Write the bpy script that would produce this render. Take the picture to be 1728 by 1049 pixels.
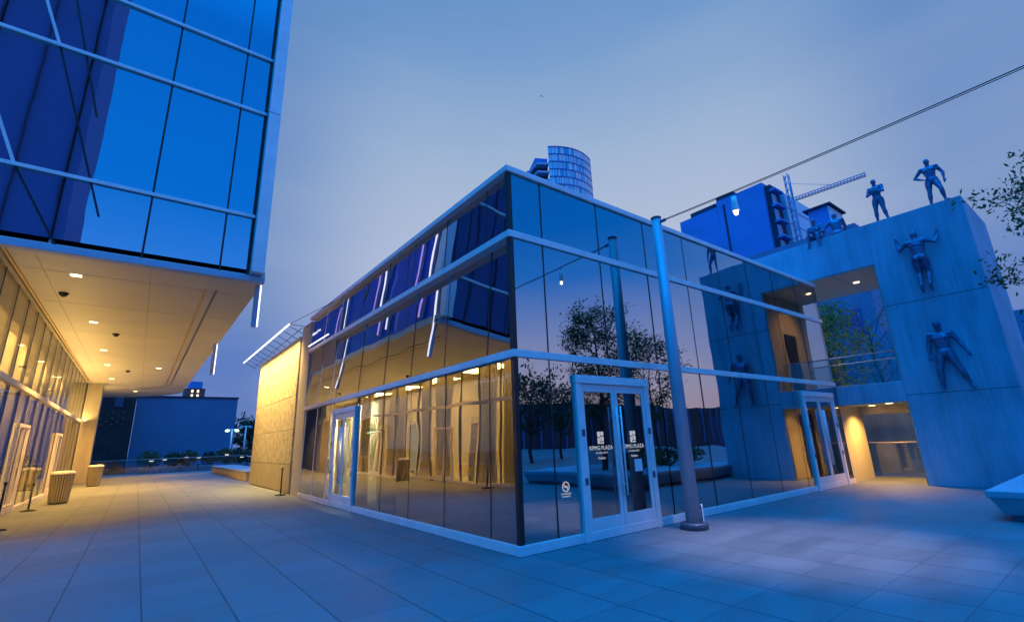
import bpy, bmesh, math, random
from mathutils import Vector, Matrix, noise
PI=math.pi
scene=bpy.context.scene
for o in list(bpy.data.objects): bpy.data.objects.remove(o)
col=scene.collection

# ---------------------------------------------------------------- camera
CX,CY,CZ=-4.533,-5.872,1.6
pitch,roll,yaw,FPX=0.26442,-0.03658,0.65712,802.5
cy_,sy_=math.cos(yaw),math.sin(yaw)
fwd=Vector((sy_*math.cos(pitch),cy_*math.cos(pitch),math.sin(pitch)))
rt=Vector((cy_,-sy_,0)); up=rt.cross(fwd)
r2=rt*math.cos(roll)+up*math.sin(roll); u2=up*math.cos(roll)-rt*math.sin(roll)
cd=bpy.data.cameras.new('camera'); cam=bpy.data.objects.new('camera',cd); col.objects.link(cam)
M=Matrix((r2,u2,-fwd)).transposed().to_4x4(); M.translation=(CX,CY,CZ); cam.matrix_world=M
cd.sensor_width=36; cd.sensor_fit='HORIZONTAL'; cd.lens=FPX/1728*36
cd.clip_start=.05; cd.clip_end=3000; scene.camera=cam

# ---------------------------------------------------------------- world: blue hour sky
world=bpy.data.worlds.new('World'); scene.world=world; world.use_nodes=True
nt=world.node_tree; nt.nodes.clear()
def N(t,kind,**kw):
    n=t.nodes.new(kind)
    for k,v in kw.items(): setattr(n,k,v)
    return n
def ramp(t,fac,stops,interp='LINEAR'):
    r=N(t,'ShaderNodeValToRGB'); r.color_ramp.interpolation=interp
    e=r.color_ramp.elements
    while len(e)<len(stops): e.new(.5)
    for i,(p,c) in enumerate(stops):
        e[i].position=p; e[i].color=(*c,1) if len(c)==3 else c
    if fac is not None: t.links.new(fac,r.inputs[0])
    return r
def math_(t,op,a,b=None,clamp=False):
    m=N(t,'ShaderNodeMath',operation=op); m.use_clamp=clamp
    for i,v in enumerate((a,b)):
        if v is None: continue
        if isinstance(v,(int,float)): m.inputs[i].default_value=v
        else: t.links.new(v,m.inputs[i])
    return m.outputs[0]
def mixc(t,fac,a,b,blend='MIX'):
    m=N(t,'ShaderNodeMix',data_type='RGBA',blend_type=blend)
    for i,v in ((0,fac),(6,a),(7,b)):
        if isinstance(v,(int,float)): m.inputs[i].default_value=v
        elif isinstance(v,tuple): m.inputs[i].default_value=(*v,1)
        else: t.links.new(v,m.inputs[i])
    return m.outputs[2]
tc=N(nt,'ShaderNodeTexCoord'); sep=N(nt,'ShaderNodeSeparateXYZ'); nt.links.new(tc.outputs['Generated'],sep.inputs[0])
def dotaz(deg):
    a=math.radians(deg); vm=N(nt,'ShaderNodeVectorMath',operation='DOT_PRODUCT')
    nt.links.new(tc.outputs['Generated'],vm.inputs[0]); vm.inputs[1].default_value=(math.sin(a),math.cos(a),0)
    return vm.outputs['Value']
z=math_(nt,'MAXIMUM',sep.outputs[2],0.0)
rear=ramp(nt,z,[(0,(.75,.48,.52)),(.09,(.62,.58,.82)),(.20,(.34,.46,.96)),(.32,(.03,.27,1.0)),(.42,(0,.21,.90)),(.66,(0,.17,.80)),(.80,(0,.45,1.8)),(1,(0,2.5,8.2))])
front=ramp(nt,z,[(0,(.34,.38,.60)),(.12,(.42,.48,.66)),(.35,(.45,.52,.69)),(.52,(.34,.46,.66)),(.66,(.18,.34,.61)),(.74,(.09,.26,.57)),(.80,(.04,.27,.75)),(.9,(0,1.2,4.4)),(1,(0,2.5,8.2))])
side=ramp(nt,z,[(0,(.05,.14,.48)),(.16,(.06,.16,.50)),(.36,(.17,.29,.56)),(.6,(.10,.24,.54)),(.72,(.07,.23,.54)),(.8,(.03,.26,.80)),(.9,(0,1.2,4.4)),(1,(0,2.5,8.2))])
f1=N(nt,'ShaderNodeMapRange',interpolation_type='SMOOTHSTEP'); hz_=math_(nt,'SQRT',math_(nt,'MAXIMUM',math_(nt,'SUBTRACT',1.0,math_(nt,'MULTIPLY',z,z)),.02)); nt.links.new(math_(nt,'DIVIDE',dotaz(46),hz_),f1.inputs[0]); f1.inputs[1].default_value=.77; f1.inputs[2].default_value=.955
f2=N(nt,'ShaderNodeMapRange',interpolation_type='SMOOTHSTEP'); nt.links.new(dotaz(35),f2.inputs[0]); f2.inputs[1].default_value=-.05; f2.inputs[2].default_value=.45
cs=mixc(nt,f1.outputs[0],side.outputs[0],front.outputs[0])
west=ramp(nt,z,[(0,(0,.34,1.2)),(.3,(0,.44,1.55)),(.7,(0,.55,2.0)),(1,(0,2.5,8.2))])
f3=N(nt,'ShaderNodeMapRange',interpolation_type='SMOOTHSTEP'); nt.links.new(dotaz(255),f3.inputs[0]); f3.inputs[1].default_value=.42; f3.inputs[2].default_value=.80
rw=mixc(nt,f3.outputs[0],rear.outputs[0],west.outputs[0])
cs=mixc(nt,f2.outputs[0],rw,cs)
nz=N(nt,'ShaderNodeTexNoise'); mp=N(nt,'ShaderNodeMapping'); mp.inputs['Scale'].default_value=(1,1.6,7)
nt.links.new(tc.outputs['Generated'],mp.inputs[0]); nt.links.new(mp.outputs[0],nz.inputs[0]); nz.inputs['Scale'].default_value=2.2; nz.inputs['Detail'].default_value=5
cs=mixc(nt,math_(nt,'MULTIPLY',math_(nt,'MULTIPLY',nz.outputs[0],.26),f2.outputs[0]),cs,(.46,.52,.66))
sky=N(nt,'ShaderNodeTexSky',sky_type='NISHITA'); sky.sun_disc=False; sky.sun_elevation=math.radians(-3); sky.sun_rotation=math.radians(62)
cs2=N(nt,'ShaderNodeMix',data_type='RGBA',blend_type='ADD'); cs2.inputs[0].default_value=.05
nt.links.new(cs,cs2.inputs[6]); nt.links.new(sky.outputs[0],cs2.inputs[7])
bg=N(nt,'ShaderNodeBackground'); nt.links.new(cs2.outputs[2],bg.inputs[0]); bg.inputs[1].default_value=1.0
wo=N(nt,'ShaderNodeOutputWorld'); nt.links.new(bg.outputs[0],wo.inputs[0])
scene.view_settings.view_transform='Standard'; scene.view_settings.look='None'
scene.view_settings.exposure=0; scene.view_settings.gamma=1
scene.render.engine='CYCLES'
cy=scene.cycles; cy.max_bounces=10; cy.diffuse_bounces=3; cy.glossy_bounces=4; cy.transparent_max_bounces=14; cy.caustics_reflective=False; cy.caustics_refractive=False
cy.sample_clamp_indirect=4

# ---------------------------------------------------------------- materials
MAT={}
def newmat(name):
    m=bpy.data.materials.new(name); m.use_nodes=True; t=m.node_tree; t.nodes.clear()
    o=N(t,'ShaderNodeOutputMaterial'); return m,t,o
def pbr(name,colr,rough=.5,metal=0,var=.15,scale=3,stretch=(1,1,1),bump=0,bscale=None,spec=.5,detail=5):
    m,t,o=newmat(name); b=N(t,'ShaderNodeBsdfPrincipled'); t.links.new(b.outputs[0],o.inputs[0])
    tcn=N(t,'ShaderNodeTexCoord'); mpn=N(t,'ShaderNodeMapping'); mpn.inputs['Scale'].default_value=stretch
    t.links.new(tcn.outputs['Object'],mpn.inputs[0])
    n=N(t,'ShaderNodeTexNoise'); n.inputs['Scale'].default_value=scale; n.inputs['Detail'].default_value=detail; n.inputs['Roughness'].default_value=.62
    t.links.new(mpn.outputs[0],n.inputs[0])
    lo=tuple(c*(1-var) for c in colr); hi=tuple(min(1,c*(1+var)) for c in colr)
    r=ramp(t,n.outputs[0],[(.3,lo),(.7,hi)]); t.links.new(r.outputs[0],b.inputs['Base Color'])
    rr=N(t,'ShaderNodeMapRange'); t.links.new(n.outputs[0],rr.inputs[0]); rr.inputs[3].default_value=max(.02,rough-.08); rr.inputs[4].default_value=min(1,rough+.08)
    t.links.new(rr.outputs[0],b.inputs['Roughness'])
    b.inputs['Metallic'].default_value=metal; b.inputs['Specular IOR Level'].default_value=spec
    if bump:
        n2=N(t,'ShaderNodeTexNoise'); n2.inputs['Scale'].default_value=bscale or scale*6; n2.inputs['Detail'].default_value=4
        t.links.new(mpn.outputs[0],n2.inputs[0]); bp=N(t,'ShaderNodeBump'); bp.inputs['Strength'].default_value=bump; bp.inputs['Distance'].default_value=.02
        t.links.new(n2.outputs[0],bp.inputs['Height']); t.links.new(bp.outputs[0],b.inputs['Normal'])
    MAT[name]=m; return m
def emit(name,colr,s):
    m,t,o=newmat(name); e=N(t,'ShaderNodeEmission'); e.inputs[0].default_value=(*colr,1); e.inputs[1].default_value=s; t.links.new(e.outputs[0],o.inputs[0]); MAT[name]=m; return m
def glass(name,refl0,tint,body=None,bodyfac=0,wave=.02,gcol=(1,1,1),rmax=1):
    m,t,o=newmat(name)
    tcn=N(t,'ShaderNodeTexCoord'); n=N(t,'ShaderNodeTexNoise'); n.inputs['Scale'].default_value=.55; n.inputs['Detail'].default_value=1.5
    t.links.new(tcn.outputs['Object'],n.inputs[0]); bp=N(t,'ShaderNodeBump'); bp.inputs['Strength'].default_value=1; bp.inputs['Distance'].default_value=wave
    t.links.new(n.outputs[0],bp.inputs['Height'])
    g=N(t,'ShaderNodeBsdfGlossy'); g.inputs['Roughness'].default_value=.008; g.inputs['Color'].default_value=(*gcol,1); t.links.new(bp.outputs[0],g.inputs['Normal'])
    tr=N(t,'ShaderNodeBsdfTransparent'); tr.inputs[0].default_value=(*tint,1); base=tr.outputs[0]
    if body:
        d=N(t,'ShaderNodeBsdfDiffuse'); d.inputs[0].default_value=(*body,1); mx=N(t,'ShaderNodeMixShader'); mx.inputs[0].default_value=bodyfac
        t.links.new(base,mx.inputs[1]); t.links.new(d.outputs[0],mx.inputs[2]); base=mx.outputs[0]
    lw=N(t,'ShaderNodeFresnel'); gm=N(t,'ShaderNodeNewGeometry'); t.links.new(math_(t,'SUBTRACT',1.5,math_(t,'MULTIPLY',gm.outputs['Backfacing'],1.5-1/1.5)),lw.inputs[0])
    mr=N(t,'ShaderNodeMapRange'); t.links.new(lw.outputs[0],mr.inputs[0]); mr.inputs[1].default_value=.04; mr.inputs[2].default_value=1; mr.inputs[3].default_value=refl0; mr.inputs[4].default_value=rmax
    mx2=N(t,'ShaderNodeMixShader'); t.links.new(mr.outputs[0],mx2.inputs[0]); t.links.new(base,mx2.inputs[1]); t.links.new(g.outputs[0],mx2.inputs[2])
    t.links.new(mx2.outputs[0],o.inputs[0]); MAT[name]=m; return m
pbr('alu',(.86,.80,.80),.45,.05,.10,2,bump=.02)
pbr('alu_dark',(.10,.12,.16),.4,.4,.1)
pbr('black',(.012,.013,.016),.45,0,.2)
pbr('steel',(.42,.43,.50),.45,.25,.12,3,(1,1,.25))
pbr('door_metal',(.86,.80,.80),.45,.05,.08,3)
pbr('plaster',(.52,.49,.42),.8,0,.08,1.5,bump=.1,bscale=40)
pbr('plaster_cool',(.45,.52,.62),.7,0,.05)
pbr('soffit',(.60,.56,.46),.55,0,.06,.8)
pbr('stone',(.48,.43,.30),.85,0,.40,4,bump=1,bscale=6)
pbr('stone_base',(.42,.36,.24),.8,0,.12,2,bump=.2)
pbr('column',(.40,.36,.28),.7,0,.15,3,(1,1,.2),bump=.2)
pbr('statue',(.09,.155,.27),.42,.45,.35,5,bump=.6,bscale=22)
pbr('bark',(.05,.04,.035),.9,0,.3,8,(1,1,.3),bump=.6)
pbr('interior_floor',(.10,.10,.11),.35,0,.2)
pbr('interior_wall',(.16,.18,.24),.8,0,.1)
pbr('drape',(.62,.58,.48),.9,0,.1,4,(1,1,.1))
pbr('blind',(.30,.27,.24),.8,0,.08,1,(1,1,30))
pbr('wood',(.30,.19,.09),.6,0,.3,3,(6,6,.4))
pbr('planter_stone',(.30,.37,.45),.7,0,.12,3,bump=.15)
pbr('asphalt',(.05,.05,.055),.9,0,.2,.5)
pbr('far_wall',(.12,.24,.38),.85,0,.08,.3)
pbr('far_dark',(.035,.045,.08),.8,0,.3,.4)
pbr('brick_dark',(.07,.035,.03),.9,0,.4,.6)
pbr('brick_red',(.30,.10,.07),.85,0,.2,1)
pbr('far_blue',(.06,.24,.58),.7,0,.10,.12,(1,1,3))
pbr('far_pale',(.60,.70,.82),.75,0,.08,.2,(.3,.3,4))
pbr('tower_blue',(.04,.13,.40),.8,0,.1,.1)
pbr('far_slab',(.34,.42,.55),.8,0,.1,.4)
pbr('bin_slat',(.30,.27,.20),.55,0,.15,2)
pbr('pale_facade',(.75,.72,.70),.8,0,.05,2)
pbr('gold_trim',(.55,.36,.12),.4,.3,.1)
pbr('rubber',(.02,.02,.022),.8)
glass('glass',.43,(.26,.32,.40),wave=.010)
glass('glass_upper',.66,(.02,.06,.14),(.01,.04,.16),.8,wave=.003)
glass('glass_lower',.10,(.80,.78,.72),wave=.012)
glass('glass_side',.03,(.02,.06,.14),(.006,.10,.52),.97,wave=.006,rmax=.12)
glass('glass_rail',.06,(.80,.88,.90),wave=0)
glass('glass_door',.20,(.40,.46,.55),wave=.003)
glass('glass_tower',.45,(.04,.1,.2),(.10,.18,.34),.9,wave=.0)
emit('led_warm',(1,.72,.34),9); emit('led_cove',(1,.62,.22),.55); emit('led_white',(.80,.80,1),2.2); emit('led_purple',(.40,.28,1),1.7)
emit('lamp_pale',(1,.86,.72),7); emit('lamp_green',(.5,1,.55),6); emit('lit_yellow',(1,.72,.30),1.0); emit('decal_glow',(.75,.8,.95),.55)  # the decal lettering is given its own glow so it reads white
emit('window_lit',(1,.85,.6),1.6)
pbr('decal',(.85,.87,.9),.6,0,.02); pbr('paper',(.8,.82,.85),.8,0,.02)

# pavers
m,t,o=newmat('pavers'); MAT['pavers']=m
b=N(t,'ShaderNodeBsdfPrincipled'); t.links.new(b.outputs[0],o.inputs[0])
tcn=N(t,'ShaderNodeTexCoord'); mpn=N(t,'ShaderNodeMapping'); mpn.inputs['Location'].default_value=(.555+.745*60,.05+1.49*40,0); t.links.new(tcn.outputs['Object'],mpn.inputs[0])
br=N(t,'ShaderNodeTexBrick'); br.offset=0; br.squash=1
br.inputs['Scale'].default_value=1; br.inputs['Brick Width'].default_value=.745; br.inputs['Row Height'].default_value=.745; br.inputs['Mortar Size'].default_value=.0065; br.inputs['Mortar Smooth'].default_value=.2
br.inputs['Color1'].default_value=(.172,.196,.215,1); br.inputs['Color2'].default_value=(.145,.168,.186,1); br.inputs['Mortar'].default_value=(.09,.11,.13,1); br.inputs['Bias'].default_value=0
t.links.new(mpn.outputs[0],br.inputs[0])
# strong long joints in y direction
sx=N(t,'ShaderNodeSeparateXYZ'); t.links.new(mpn.outputs[0],sx.inputs[0])
fx=math_(t,'FRACT',math_(t,'DIVIDE',sx.outputs[0],.745)); dx=math_(t,'MINIMUM',fx,math_(t,'SUBTRACT',1.0,fx)); jx=math_(t,'LESS_THAN',dx,.012)
n1=N(t,'ShaderNodeTexNoise'); n1.inputs['Scale'].default_value=1.3; n1.inputs['Detail'].default_value=6; n1.inputs['Roughness'].default_value=.65
m2=N(t,'ShaderNodeMapping'); m2.inputs['Scale'].default_value=(.5,1.5,1); t.links.new(tcn.outputs['Object'],m2.inputs[0]); t.links.new(m2.outputs[0],n1.inputs[0])
n2=N(t,'ShaderNodeTexNoise'); n2.inputs['Scale'].default_value=60; n2.inputs['Detail'].default_value=3; t.links.new(tcn.outputs['Object'],n2.inputs[0])
v=ramp(t,n1.outputs[0],[(.28,(.72,.72,.72)),(.5,(.95,.95,.95)),(.75,(1.15,1.15,1.15))]); v2=ramp(t,n2.outputs[0],[(.3,(.76,.76,.76)),(.7,(1.14,1.14,1.14))])
c=mixc(t,1.0,br.outputs[0],v.outputs[0],'MULTIPLY'); c=mixc(t,1.0,c,v2.outputs[0],'MULTIPLY'); c=mixc(t,math_(t,'MULTIPLY',jx,.85),c,(.04,.045,.06))
t.links.new(c,b.inputs['Base Color']); b.inputs['Specular IOR Level'].default_value=.25
rr=N(t,'ShaderNodeMapRange'); t.links.new(n1.outputs[0],rr.inputs[0]); rr.inputs[1].default_value=.3; rr.inputs[2].default_value=.7; rr.inputs[3].default_value=.42; rr.inputs[4].default_value=.68; t.links.new(rr.outputs[0],b.inputs['Roughness'])
bp=N(t,'ShaderNodeBump'); bp.inputs['Strength'].default_value=.25; bp.inputs['Distance'].default_value=.01; t.links.new(n2.outputs[0],bp.inputs['Height']); t.links.new(bp.outputs[0],b.inputs['Normal'])

# board marked concrete: vertical streaks, horizontal pour joints
m,t,o=newmat('concrete_wall'); MAT['concrete_wall']=m
b=N(t,'ShaderNodeBsdfPrincipled'); t.links.new(b.outputs[0],o.inputs[0]); b.inputs['Roughness'].default_value=.78
tcn=N(t,'ShaderNodeTexCoord'); mpn=N(t,'ShaderNodeMapping'); mpn.inputs['Scale'].default_value=(9,9,.55); t.links.new(tcn.outputs['Object'],mpn.inputs[0])
n1=N(t,'ShaderNodeTexNoise'); n1.inputs['Scale'].default_value=1.6; n1.inputs['Detail'].default_value=6; t.links.new(mpn.outputs[0],n1.inputs[0])
n2=N(t,'ShaderNodeTexNoise'); n2.inputs['Scale'].default_value=.7; n2.inputs['Detail'].default_value=4; t.links.new(tcn.outputs['Object'],n2.inputs[0])
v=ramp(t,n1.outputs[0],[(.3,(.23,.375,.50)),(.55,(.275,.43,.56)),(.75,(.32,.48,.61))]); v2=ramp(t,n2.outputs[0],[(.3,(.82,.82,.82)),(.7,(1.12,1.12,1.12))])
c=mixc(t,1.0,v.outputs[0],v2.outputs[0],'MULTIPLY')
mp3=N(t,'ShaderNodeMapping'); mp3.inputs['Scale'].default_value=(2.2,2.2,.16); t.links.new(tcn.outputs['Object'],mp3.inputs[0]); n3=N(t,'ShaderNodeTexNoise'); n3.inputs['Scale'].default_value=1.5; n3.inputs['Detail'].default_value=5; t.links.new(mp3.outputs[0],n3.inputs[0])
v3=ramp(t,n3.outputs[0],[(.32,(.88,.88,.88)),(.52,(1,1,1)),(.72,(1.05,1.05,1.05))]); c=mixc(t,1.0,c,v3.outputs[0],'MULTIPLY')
t.links.new(c,b.inputs['Base Color']); bp=N(t,'ShaderNodeBump'); bp.inputs['Strength'].default_value=.4; bp.inputs['Distance'].default_value=.02; t.links.new(n1.outputs[0],bp.inputs['Height']); t.links.new(bp.outputs[0],b.inputs['Normal'])

# leaves
def leafmat(name,c1,c2):
    m,t,o=newmat(name); MAT[name]=m
    b=N(t,'ShaderNodeBsdfPrincipled'); b.inputs['Roughness'].default_value=.55
    g=N(t,'ShaderNodeNewGeometry'); r=ramp(t,g.outputs['Random Per Island'],[(0,c1),(1,c2)]); t.links.new(r.outputs[0],b.inputs['Base Color'])
    tl=N(t,'ShaderNodeBsdfTranslucent'); t.links.new(r.outputs[0],tl.inputs[0]); mx=N(t,'ShaderNodeMixShader'); mx.inputs[0].default_value=.3
    t.links.new(b.outputs[0],mx.inputs[1]); t.links.new(tl.outputs[0],mx.inputs[2]); t.links.new(mx.outputs[0],o.inputs[0])
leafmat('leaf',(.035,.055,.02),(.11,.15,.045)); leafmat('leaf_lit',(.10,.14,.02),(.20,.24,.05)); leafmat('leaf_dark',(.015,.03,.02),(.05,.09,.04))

# ---------------------------------------------------------------- mesh helpers
class MB:
    def __init__(s): s.bm=bmesh.new(); s.mi=0
    def box(s,x0,x1,y0,y1,z0,z1,mi=None):
        bm=s.bm; v=[bm.verts.new((x,y,zz)) for zz in (z0,z1) for y in (y0,y1) for x in (x0,x1)]
        for f in ((0,2,3,1),(4,5,7,6),(0,1,5,4),(2,6,7,3),(0,4,6,2),(1,3,7,5)):
            ff=bm.faces.new([v[i] for i in f]); ff.material_index=s.mi if mi is None else mi
        return s
    def prism(s,pts,axis,a,b,mi=None):
        """pts 2-D polygon extruded along axis from a to b. axis x: pts=(y,z); y: (x,z); z: (x,y)"""
        def mk(p,h): return {'x':(h,p[0],p[1]),'y':(p[0],h,p[1]),'z':(p[0],p[1],h)}[axis]
        bm=s.bm; A=[bm.verts.new(mk(p,a)) for p in pts]; B=[bm.verts.new(mk(p,b)) for p in pts]; n=len(pts); k=s.mi if mi is None else mi
        fs=[bm.faces.new(A),bm.faces.new(B[::-1])]+[bm.faces.new((A[i],B[i],B[(i+1)%n],A[(i+1)%n])) for i in range(n)]
        for f in fs: f.material_index=k
        return s
    def tube(s,p,q,r0,r1=None,n=10,cap=True,mi=None,smooth=True):
        r1=r0 if r1 is None else r1; p=Vector(p); q=Vector(q); d=(q-p).normalized(); a=d.orthogonal().normalized(); b=d.cross(a); bm=s.bm
        A=[];B=[]
        for i in range(n):
            w=2*PI*i/n; e=a*math.cos(w)+b*math.sin(w); A.append(bm.verts.new(p+e*r0)); B.append(bm.verts.new(q+e*r1))
        k=s.mi if mi is None else mi
        for i in range(n):
            f=bm.faces.new((A[i],A[(i+1)%n],B[(i+1)%n],B[i])); f.smooth=smooth; f.material_index=k
        if cap:
            bm.faces.new(A[::-1]).material_index=k; bm.faces.new(B).material_index=k
        return s
    def path(s,pts,r,n=6):
        for a,b in zip(pts,pts[1:]): s.tube(a,b,r,r,n,False)
        return s
    def lathe(s,prof,c=(0,0,0),n=24,mi=None):
        bm=s.bm; rings=[]; k=s.mi if mi is None else mi
        for r,zz in prof: rings.append([bm.verts.new((c[0]+r*math.cos(2*PI*i/n),c[1]+r*math.sin(2*PI*i/n),c[2]+zz)) for i in range(n)])
        for A,B in zip(rings,rings[1:]):
            for i in range(n):
                f=bm.faces.new((A[i],A[(i+1)%n],B[(i+1)%n],B[i])); f.smooth=True; f.material_index=k
        bm.faces.new(rings[0][::-1]); bm.faces.new(rings[-1]); return s
    def quad(s,a,b,c,d,mi=None):
        f=s.bm.faces.new([s.bm.verts.new(p) for p in (a,b,c,d)]); f.material_index=s.mi if mi is None else mi; return s
    def leafq(s,p,size,rnd):
        d=Vector((rnd.gauss(0,1),rnd.gauss(0,1),rnd.gauss(0,.7))).normalized(); a=d.orthogonal().normalized(); b=d.cross(a); w=rnd.random()*6.28
        u=(a*math.cos(w)+b*math.sin(w)); v=d.cross(u); bm=s.bm; p=Vector(p)
        bm.faces.new([bm.verts.new(p-u*size),bm.verts.new(p-v*size*.42+d*size*.1),bm.verts.new(p+u*size),bm.verts.new(p+v*size*.42+d*size*.1)])
    def build(s,name,mats,parent=None,bevel=0,loc=None):
        me=bpy.data.meshes.new(name); bmesh.ops.recalc_face_normals(s.bm,faces=s.bm.faces[:]) if len(s.bm.faces)<60000 else None
        s.bm.to_mesh(me); s.bm.free()
        for mm in ([mats] if isinstance(mats,str) else mats): me.materials.append(MAT[mm])
        ob=bpy.data.objects.new(name,me); col.objects.link(ob)
        if parent:
            ob.parent=parent
            if not loc: ob.matrix_parent_inverse=parent.matrix_basis.inverted()
        if loc: ob.location=loc
        if bevel:
            md=ob.modifiers.new('bevel','BEVEL'); md.width=bevel; md.segments=2; md.limit_method='ANGLE'
        return ob
def tag(o,label=None,cat=None,group=None,kind=None):
    if label: o['label']=label
    if cat: o['category']=cat
    if group: o['group']=group
    if kind: o['kind']=kind
    return o
def thing(name,loc,label,cat,group=None):
    o=bpy.data.objects.new(name,None); col.objects.link(o); o.location=loc; o.empty_display_size=.3
    return tag(o,label,cat,group)
def part(name,m,parent,bx,bevel=0):
    return MB().box(*bx).build(name,m,parent,bevel)
def lamp_area(name,loc,target,sx,sy,power,colr,parent=None,spread=None):
    l=bpy.data.lights.new(name,'AREA'); l.shape='RECTANGLE'; l.size=sx; l.size_y=sy; l.energy=power; l.color=colr
    if spread: l.spread=spread
    o=bpy.data.objects.new(name,l); col.objects.link(o); d=(Vector(target)-Vector(loc))
    zl=-d.normalized(); yl_=Vector((0,1,0)); xl=yl_.cross(zl).normalized(); yl_=zl.cross(xl)
    o.rotation_euler=Matrix((xl,yl_,zl)).transposed().to_euler(); o.location=loc; return o
def lamp_spot(name,loc,target,power,colr,ang,blend=.6,rad=.05):
    l=bpy.data.lights.new(name,'SPOT'); l.energy=power; l.color=colr; l.spot_size=math.radians(ang); l.spot_blend=blend; l.shadow_soft_size=rad
    o=bpy.data.objects.new(name,l); col.objects.link(o); d=(Vector(target)-Vector(loc)); o.rotation_euler=d.to_track_quat('-Z','Y').to_euler(); o.location=loc; return o
def text_mesh(body,size,loc,rot,m,parent,name='lettering'):
    cu=bpy.data.curves.new('t','FONT'); cu.body=body; cu.size=size; cu.align_x='CENTER'; cu.align_y='CENTER'; cu.extrude=.0008; cu.resolution_u=2
    o=bpy.data.objects.new('t',cu); col.objects.link(o); dg=bpy.context.evaluated_depsgraph_get(); me=bpy.data.meshes.new_from_object(o.evaluated_get(dg)); bpy.data.objects.remove(o)
    me.materials.clear(); me.materials.append(MAT[m]); ob=bpy.data.objects.new(name,me); col.objects.link(ob); ob.location=loc; ob.rotation_euler=rot
    if parent: ob.parent=parent; ob.matrix_parent_inverse=parent.matrix_basis.inverted()
    return ob
WARM=(1,.50,.10)

# ================================================================ SETTING
tag(MB().box(-700,900,-700,900,-1.2,-1.0).build('ground','asphalt'),kind='structure')
tag(MB().box(-60,60,-70,47,-.9,0).build('plaza_paving','pavers'),kind='structure')

# ================================================================ PAVILION
PV=thing('pavilion',(0,0,0),'two storey glass pavilion with pale metal bands, corner pointing at the viewer','building')
LX,LY=12.7,12.2
part('floor_slab','interior_floor',PV,(.12,LX-.02,.12,LY-.1,.005,.10))
part('ceiling','interior_wall',PV,(.12,LX-.02,.12,LY-.1,6.02,6.12))
rf=MB().box(-.06,LX+.03,-.06,LY,6.13,6.24).build('roof','alu',PV,.008)
part('base_sill','alu',PV,(-.05,LX,-.05,.06,.004,.14),.006); part('base_sill','alu',PV,(-.05,.06,.062,LY,.004,.14),.006)
for z0,z1,nm in ((2.86,2.98,'band'),(4.90,5.02,'band')):
    MB().prism([(-.05,-.05),(LX,-.05),(LX,.05),(.24,.05),(.24,LY),(-.05,LY)],'z',z0,z1).build(nm,'alu',PV,.006)
part('corner_post','black',PV,(-.022,.055,-.022,.055,.142,6.128))
mod=[0,.72]+[.72+1.48*k for k in range(1,9)]+[LX]
lev=[(.142,2.855),(2.985,4.895),(5.025,6.125)]
random.seed(4)
def pane(axis,a,b,z0,z1,m='glass'):
    g=.012; bx=(a+g,b-g,-.012,.012,z0,z1) if axis=='y' else (-.012,.012,a+g,b-g,z0,z1)
    o=part('window_pane',m,PV,bx)
    ja,jb=random.uniform(-.0012,.0012),random.uniform(-.002,.002)
    tl_=math.tan(math.radians(.9 if z0<1 else 4.6)) if axis=='x' else 0  # lean added to the left panes to shift what they reflect
    for v_ in o.data.vertices:
        if axis=='x': v_.co.x+=(v_.co.z-z0)*(tl_+ja)+(v_.co.y-a)*jb
        else: v_.co.y+=(v_.co.z-z0)*ja+(v_.co.x-a)*jb
    return o
def mull(axis,p,z0,z1,w=.014,m='black',d=.03):
    bx=(p-w,p+w,-.016,d,z0,z1) if axis=='y' else (-.016,d,p-w,p+w,z0,z1)
    o=part('mullion',m,PV,bx)
    if axis=='x':
        for v_ in o.data.vertices: v_.co.x+=(v_.co.z-z0)*math.tan(math.radians(.9 if z0<1 else 4.6))
    return o
D1=(1.27,3.18); D2=(10.08,12.2)
for li,(z0,z1) in enumerate(lev):
    xs=[.06]+mod[1:]
    if li==0:
        segs=[(.06,.72),(.72,D1[0]),(D1[1],3.68)]+[(mod[k],mod[k+1]) for k in range(3,7)]+[(mod[7],D2[0]),(D2[1],LX)]
    else: segs=list(zip(xs,xs[1:]))
    for a,b in segs: pane('y',a,b,z0,z1)
    for a in sorted({s[0] for s in segs}|{s[1] for s in segs}):
        if a in (.06,)+D1+D2 and a!=LX: continue
        mull('y',a if a<LX else LX-.02,z0,z1)
# strip of glass above doors
for d in (D1,D2):
    xs=[d[0]]+[v_ for v_ in mod if d[0]<v_<d[1]]+[d[1]]
    pane('y',d[0],d[1],2.64,2.855)
lm=[.06,.72,2.2,3.68,5.16,6.9]; LD=(6.9,8.75)
for li,(z0,z1) in enumerate(lev):
    ys=lm+([8.75] if li else [])+([] if li else [])
    segs=list(zip(ys,ys[1:]))
    if li==0: segs+= [(8.75,9.25)]
    for a,b in segs: pane('x',a,b,z0,z1)
    for a in ys[1:]: mull('x',a,z0,z1)
    rest=[9.3,10.7,12.1] if li<2 else [8.8,10.4,12.1]
    for a,b in zip(rest,rest[1:]):
        pane('x',a,b,z0,z1)
        if li<2: part('roller_blind','blind',PV,(.08,.10,a+.04,b-.04,z0,z1))
    for a in rest: mull('x',a,z0,z1,.035,'alu',.05)
    if li==1: pane('x',8.77,9.27,z0,z1)
pane('x',6.9,8.75,2.64,2.855,'glass')
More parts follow.
